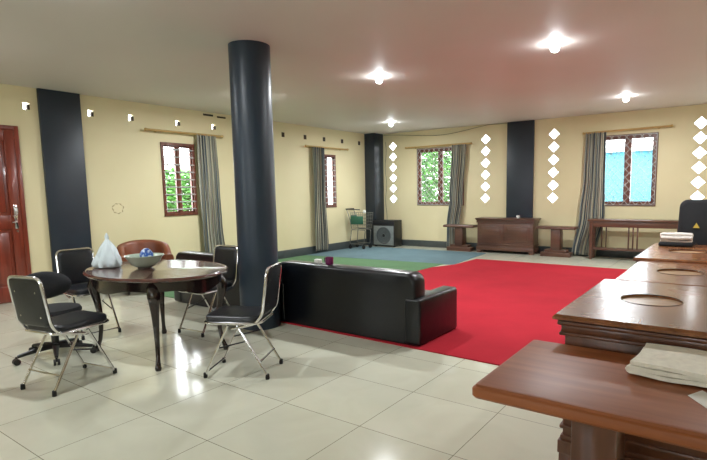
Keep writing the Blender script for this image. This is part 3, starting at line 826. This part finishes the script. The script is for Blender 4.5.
# ------------------------------------------------------------------ cloths and paper
def folded(name, loc, rz, w, d, layers, th, mat, label, seed=1, cat='cloth'):
    t = thing(name, label, cat, loc, rz)
    rnd = random.Random(seed)
    # one continuous folded strip: S-shaped section swept along x
    path = []
    hd = d/2
    for k in range(layers):
        y0, y1 = (-hd, hd) if k % 2 == 0 else (hd, -hd)
        z = th*(k+.55)
        for q in range(13):
            s = q/12; path.append((y0+(y1-y0)*s, z))
        if k < layers-1:
            yy = y1; sg = 1 if y1 > 0 else -1
            for q in (1, 2, 3):
                a = -PI/2+PI*q/4; path.append((yy+sg*math.cos(a)*th*.55, z+th*.5+math.sin(a)*th*.5))
    bm = bmesh.new(); nx = 26; G = []; half = th*.40
    ph = rnd.random()*5
    nP = []
    for i, (y, z) in enumerate(path):
        a = path[max(0, i-1)]; b = path[min(len(path)-1, i+1)]; v = Vector((b[0]-a[0], b[1]-a[1])).normalized(); nP.append((-v.y, v.x))
    for side in (1, -1):
        g = []
        for i, (y, z) in enumerate(path):
            row = []
            for j in range(nx+1):
                u = j/nx; x = (u-.5)*w
                wob = .0025*math.sin(x*23+z*60+ph)+.002*math.sin(y*31+x*17+ph)
                ex = 1-.05*(1 if i > len(path)*.6 else 0)*math.sin(i*.3)
                hh = half*(1-.0*abs(u-.5))
                row.append(bm.verts.new((x*ex+.006*math.sin(i*.7+ph), y+nP[i][0]*hh*side+.01*math.sin(x*9+ph), z+nP[i][1]*hh*side+max(0, wob))))
            g.append(row)
        G.append(g)
    for g in G:
        for i in range(len(g)-1):
            for j in range(nx): bm.faces.new([g[i][j], g[i][j+1], g[i+1][j+1], g[i+1][j]])
    for i in range(len(path)-1):
        for j in (0, nx): bm.faces.new([G[0][i][j], G[0][i+1][j], G[1][i+1][j], G[1][i][j]])
    for i in (0, len(path)-1):
        for j in range(nx): bm.faces.new([G[0][i][j], G[0][i][j+1], G[1][i][j+1], G[1][i][j]])
    o = finish(name, bm, mat, t, angle=70)
    return t, o
def folded_one(*a, **k):
    t, o = folded(*a, **k); o.parent = None; o.location = t.location; o.rotation_euler = t.rotation_euler
    for key in ('label', 'category'): o[key] = t[key]
    bpy.data.objects.remove(t); return o
folded_one('folded_cloth', (-.085, 2.325, .652), math.radians(86), .31, .44, 3, .020, M['cloth'], 'thick folded beige cloth on the foreground side desk', 2)
o = slab_poly('paper', [(-.105, 2.075), (-.045, 1.985), (.02, 2.05), (-.065, 2.155)], .651, .653, M['white']); tag(o, 'white slip of paper on the foreground side desk beside the cloth', 'paper')
# dark case with a folded towel on the farthest cabinet
B('laptop_bag', M['blackf'], None, (-.625, -.325, 5.84, 6.10, .801, .842), bev=.014)
tag(bpy.data.objects['laptop_bag'], 'flat black bag under the folded towel on the farthest desk cabinet', 'bag')
folded_one('towel', (-.475, 5.97, .843), math.radians(3), .27, .22, 4, .021, M['clothw'], 'folded white patterned towel lying on the flat black bag', 5, cat='towel')
# tall black chair behind the farthest desk cabinet
bc = thing('swivel_chair', 'tall black chair back with a small yellow triangle behind the farthest desk cabinet', 'chair', (-.235, 6.66, 0), 0)
bm = bmesh.new(); rings = []
for d, k in ((-.045, .9), (-.03, .985), (0, 1), (.025, .985), (.045, .88)):
    rings.append([(x*k*(1+.05*(-v/.36)), -.24+d-.12*((v+.3)/.7)**1*.4, .89+v*k) for x, v, _ in rrect(.27, .37, .08, 0)])
loft(bm, rings); bk = finish('backrest', bm, M['blackf'], bc, angle=60)
bm = bmesh.new()
for z, a in ((0, .0),):
    P3 = [(-.125, 0, .96), (-.065, 0, .96), (-.095, 0, 1.015)]
    f0 = [bm.verts.new((x, -.322, z)) for x, y, z in P3]; f1 = [bm.verts.new((x, -.30, z)) for x, y, z in P3]
    bm.faces.new(f0); bm.faces.new(f1[::-1])
    for i in range(3): bm.faces.new([f0[i], f0[(i+1) % 3], f1[(i+1) % 3], f1[i]])
bmk = finish('badge', bm, M['yellow'], bk, smooth=False); bmk['label'] = 'small yellow triangular badge'
bm = bmesh.new(); box(bm, -.25, .25, -.22, .26, .42, .50, .035, 3); finish('seat', bm, M['blackf'], bc)
bm = bmesh.new(); tube(bm, [(0, 0, .07), (0, 0, .43)], .025, 12); finish('gas_column', bm, M['blackp'], bc)
for i in range(5):
    a = 2*PI*i/5; ca, sa = math.cos(a), math.sin(a)
    bm = bmesh.new(); tube(bm, [(0, 0, .10), (ca*.29, sa*.29, .06)], [.03, .015], 8); lg = finish('base_arm', bm, M['blackp'], bc)
    bm = bmesh.new(); n = Vector((-sa, ca, 0)); c = Vector((ca*.29, sa*.29, .027)); tube(bm, [c-n*.022, c+n*.022], .027, 12); finish('caster', bm, M['blackp'], lg)

# ------------------------------------------------------------------ speaker cabinet
sp = thing('speaker_cabinet', 'black speaker cabinet with grey round-cone front in the far corner', 'speaker', (-7.24, 10.56, 0), math.radians(2))
bm = bmesh.new(); box(bm, -.33, .31, 0, .38, .02, .67, .012); finish('speaker_box', bm, M['blackp'], sp)
B('control_panel', M['blackf'], sp, (-.31, .31, -.006, .004, .56, .66), bev=.002)
fr = B('front_panel', M['grill'], sp, (-.30, .29, -.008, .004, .05, .53), bev=.002)
bm = bmesh.new()
def ringy(r0, r1, y0, y1, n=32):
    a = [bm.verts.new((r0*math.cos(2*PI*k/n), y0, .29+r0*math.sin(2*PI*k/n))) for k in range(n)]
    b = [bm.verts.new((r1*math.cos(2*PI*k/n), y1, .29+r1*math.sin(2*PI*k/n))) for k in range(n)]
    for k in range(n): bm.faces.new([a[k], a[(k+1) % n], b[(k+1) % n], b[k]])
ringy(.215, .205, -.008, -.020); ringy(.205, .185, -.020, -.014); ringy(.185, .05, -.014, -.0095)
finish('cone', bm, M['grilld'], fr)
bm = bmesh.new(); tube(bm, [(0, -.004, .29), (0, -.016, .29), (0, -.022, .29)], [.045, .04, .02], 20); finish('dust_cap', bm, M['blackp'], fr)
for sx in (-.27, .27):
    for y in (.06, .36): B('foot', M['rubber'], sp, (sx-.025, sx+.025, y-.025, y+.025, 0, .021), bev=.003)

# ------------------------------------------------------------------ shopping trolley
tr = thing('shopping_trolley', 'small wire shopping trolley with a green basket by the corner pier', 'trolley', (-7.50, 9.98, .0095), math.radians(8))
bm = bmesh.new()
def bk_pt(x, y, z):  # basket taper
    return (x, y, z)
X0, X1 = -.22, .24
for z, ins in ((.50, .05), (.58, .04), (.66, .03), (.74, .02), (.82, .01), (.88, 0)):
    tube(bm, [(X0+ins, -.17+ins, z), (X1-ins*.5, -.15+ins, z), (X1-ins*.5, .15-ins, z), (X0+ins, .17-ins, z)], .0035, 5, closed=True)
for i in range(9):
    x = X0+(X1-X0)*i/8; c = .05*(1-2*abs(i/8-.5))*0
    for s in (-1, 1): tube(bm, [(x*.9, s*.12, .50), (x, s*.16, .88)], .0028, 5)
for i in range(6):
    y = -.11+.22*i/5
    for x0, x1 in ((X0+.05, X0), (X1-.025, X1)): tube(bm, [(x0, y, .50), (x1, y*1.35, .88)], .0028, 5)
    tube(bm, [(X0+.05, y, .50), (X1-.025, y, .50)], .0028, 5)
finish('basket', bm, M['greym'], tr)
bm = bmesh.new(); box(bm, X0+.005, X1-.10, -.17, -.16, .60, .80, .004); box(bm, X0-.004, X0+.008, -.15, .15, .60, .82, .004); finish('side_panel', bm, M['green'], tr)['label'] = 'dark green plastic panel'
bm = bmesh.new()
for s in (-1, 1):
    tube(bm, arc_pts([(X0-.10, s*.17, .97), (X0+.00, s*.17, .70), (X0+.03, s*.16, .47), (X1-.06, s*.14, .46), (X1-.10, s*.16, .12)], .05), .010, 8)
    tube(bm, arc_pts([(X0+.03, s*.16, .47), (X0-.02, s*.18, .12), (X1-.10, s*.16, .12)], .04), .010, 8)
finish('frame', bm, M['greym'], tr)
bm = bmesh.new(); tube(bm, [(X0-.10, -.19, .97), (X0-.10, .19, .97)], .015, 10); tube(bm, [(X0-.10, -.17, .97), (X0+.27, -.165, .955)], .011, 8); finish('handle', bm, M['blackp'], tr)
for x in (X0-.01, X1-.10):
    for s in (-1, 1):
        bm = bmesh.new(); tube(bm, [(x, s*.17-.012, .045), (x, s*.17+.012, .045)], .045, 16); tube(bm, [(x, s*.17, .05), (x, s*.17, .12)], .008, 8); finish('wheel', bm, M['rubber'], tr)
bm = bmesh.new(); box(bm, .14, .20, -.17, -.13, .88, .95, .01)
o = finish('white_pouch', bm, M['white']); o.location = (-7.50, 9.98, .002); o.rotation_euler = (0, 0, math.radians(8)); tag(o, 'small white pouch hung on the rim of the wire trolley', 'pouch')

# ------------------------------------------------------------------ outside
g = B('ground', M['ground'], None, (-22, 14, -14, 26, -.5, -.13), bev=0); g['kind'] = 'structure'
def tree(label, loc, h, r, n, seed, zc):
    rnd = random.Random(seed)
    t = thing('tree', label, 'tree', loc, 0, 'leafy trees outside the windows')
    bm = bmesh.new()
    tube(bm, [(0, 0, 0), (.03, 0, h*.3), (-.03, .02, h*.6), (0, 0, h*.9)], [.09, .07, .05, .02], 8)
    for i in range(9):
        a = rnd.random()*6.28; z = h*(.3+.06*i); tube(bm, [(0, 0, z), (math.cos(a)*r*.5, math.sin(a)*r*.5, z+.3)], [.03, .01], 6)
    finish('trunk', bm, M['bark'], t)
    bm = bmesh.new()
    for i in range(n):
        while True:
            v = Vector((rnd.uniform(-1, 1), rnd.uniform(-1, 1), rnd.uniform(-1, 1)))
            if .35 < v.length < 1: break
        c = Vector((v.x*r, v.y*r, zc+v.z*h*.42)); s = rnd.uniform(.05, .10)
        q = Matrix.Rotation(rnd.random()*6.28, 3, 'Z') @ Matrix.Rotation(rnd.uniform(-1, 1), 3, 'X')
        ps = [q @ Vector(p)*s+c for p in ((-1, 0, 0), (-.3, .45, .1), (.5, .4, .1), (1.1, 0, -.15), (.5, -.4, .1), (-.3, -.45, .1))]
        bm.faces.new([bm.verts.new(p) for p in ps])
    finish('foliage', bm, M['leaf'], t, smooth=False)
    return t
tree('leafy green tree seen through the centre lattice window', (-8.15, 15.3, -.13), 3.9, 1.25, 8000, 1, 1.8)
tree('leafy green bush seen through the barred window nearest the door', (-11.4, 7.65, -.13), 2.7, 1.15, 7500, 2, 1.05)
# aqua neighbouring shed seen through the right-hand window
sh = thing('shed', 'aqua painted shed seen through the right lattice window', 'shed', (-2.75, 17.6, -.13))
bm = bmesh.new(); box(bm, -1.25, 1.1, 0, 1.6, 0, 2.65, .01); finish('shed_wall', bm, M['aqua'], sh)
bm = bmesh.new()
loft(bm, [[(-1.4, y, 2.65+(y+.2)*.2), (1.25, y, 2.65+(y+.2)*.2), (1.25, y, 2.71+(y+.2)*.2), (-1.4, y, 2.71+(y+.2)*.2)] for y in (-.2, 1.8)]); finish('shed_roof', bm, M['barw'], sh)

# ------------------------------------------------------------------ world
w = bpy.data.worlds.new('World'); C.world = w; w.use_nodes = True; nt = w.node_tree; nt.nodes.clear()
tc = nt.nodes.new('ShaderNodeTexCoord'); sx = nt.nodes.new('ShaderNodeSeparateXYZ')
r = nt.nodes.new('ShaderNodeValToRGB'); r.color_ramp.elements[0].position = .45; r.color_ramp.elements[0].color = (.92, .93, .95, 1)
r.color_ramp.elements[1].position = 1; r.color_ramp.elements[1].color = (.80, .88, 1, 1)
bg = nt.nodes.new('ShaderNodeBackground'); bg.inputs[1].default_value = 15.0; ow = nt.nodes.new('ShaderNodeOutputWorld')
L = nt.links.new; L(tc.outputs['Generated'], sx.inputs[0]); L(sx.outputs[2], r.inputs[0]); L(r.outputs[0], bg.inputs[0]); L(bg.outputs[0], ow.inputs[0])
# window portals guide the daylight sampling
def portal(c, sx, sy, rot):
    l = bpy.data.lights.new('window_portal', 'AREA'); l.shape = 'RECTANGLE'; l.size = sx; l.size_y = sy; l.cycles.is_portal = True
    o = bpy.data.objects.new('window_portal', l); COL.objects.link(o); o.location = c; o.rotation_euler = rot
for y0, y1, z0, z1 in (W1, W2): portal((XL-.09, (y0+y1)/2, (z0+z1)/2), z1-z0, y1-y0, (0, -PI/2, 0))
for x0, x1, z0, z1 in (W3, W4): portal(((x0+x1)/2, YB+.07, (z0+z1)/2), x1-x0, z1-z0, (-PI/2, 0, 0))
for x in DX: portal((x, YB+.055, (DZ[0]+DZ[-1])/2), .25, 1.6, (-PI/2, 0, 0))
for x0, x1, z0, z1 in FW: portal(((x0+x1)/2, YF-.09, (z0+z1)/2), x1-x0, z1-z0, (PI/2, 0, 0))

# ------------------------------------------------------------------ camera
F = Vector((-0.57302224, 0.81162446, -0.11362767)); R = Vector((0.81786037, 0.57519656, -0.01591679)); U = R.cross(F)
cd = bpy.data.cameras.new('camera'); cam = bpy.data.objects.new('camera', cd); COL.objects.link(cam)
m = Matrix((R, U, -F)).transposed().to_4x4(); m.translation = (0, 0, 1.4); cam.matrix_world = m
cd.sensor_width = 36; cd.lens = 507.887/707*36; cd.shift_x = -23.526/707; cd.shift_y = 19.457/707; cd.clip_start = .05; cd.clip_end = 200
C.camera = cam
C.view_settings.view_transform = 'Standard'; C.view_settings.look = 'None'; C.view_settings.gamma = 1; C.view_settings.use_curve_mapping = False
C.view_settings.exposure = 0.12
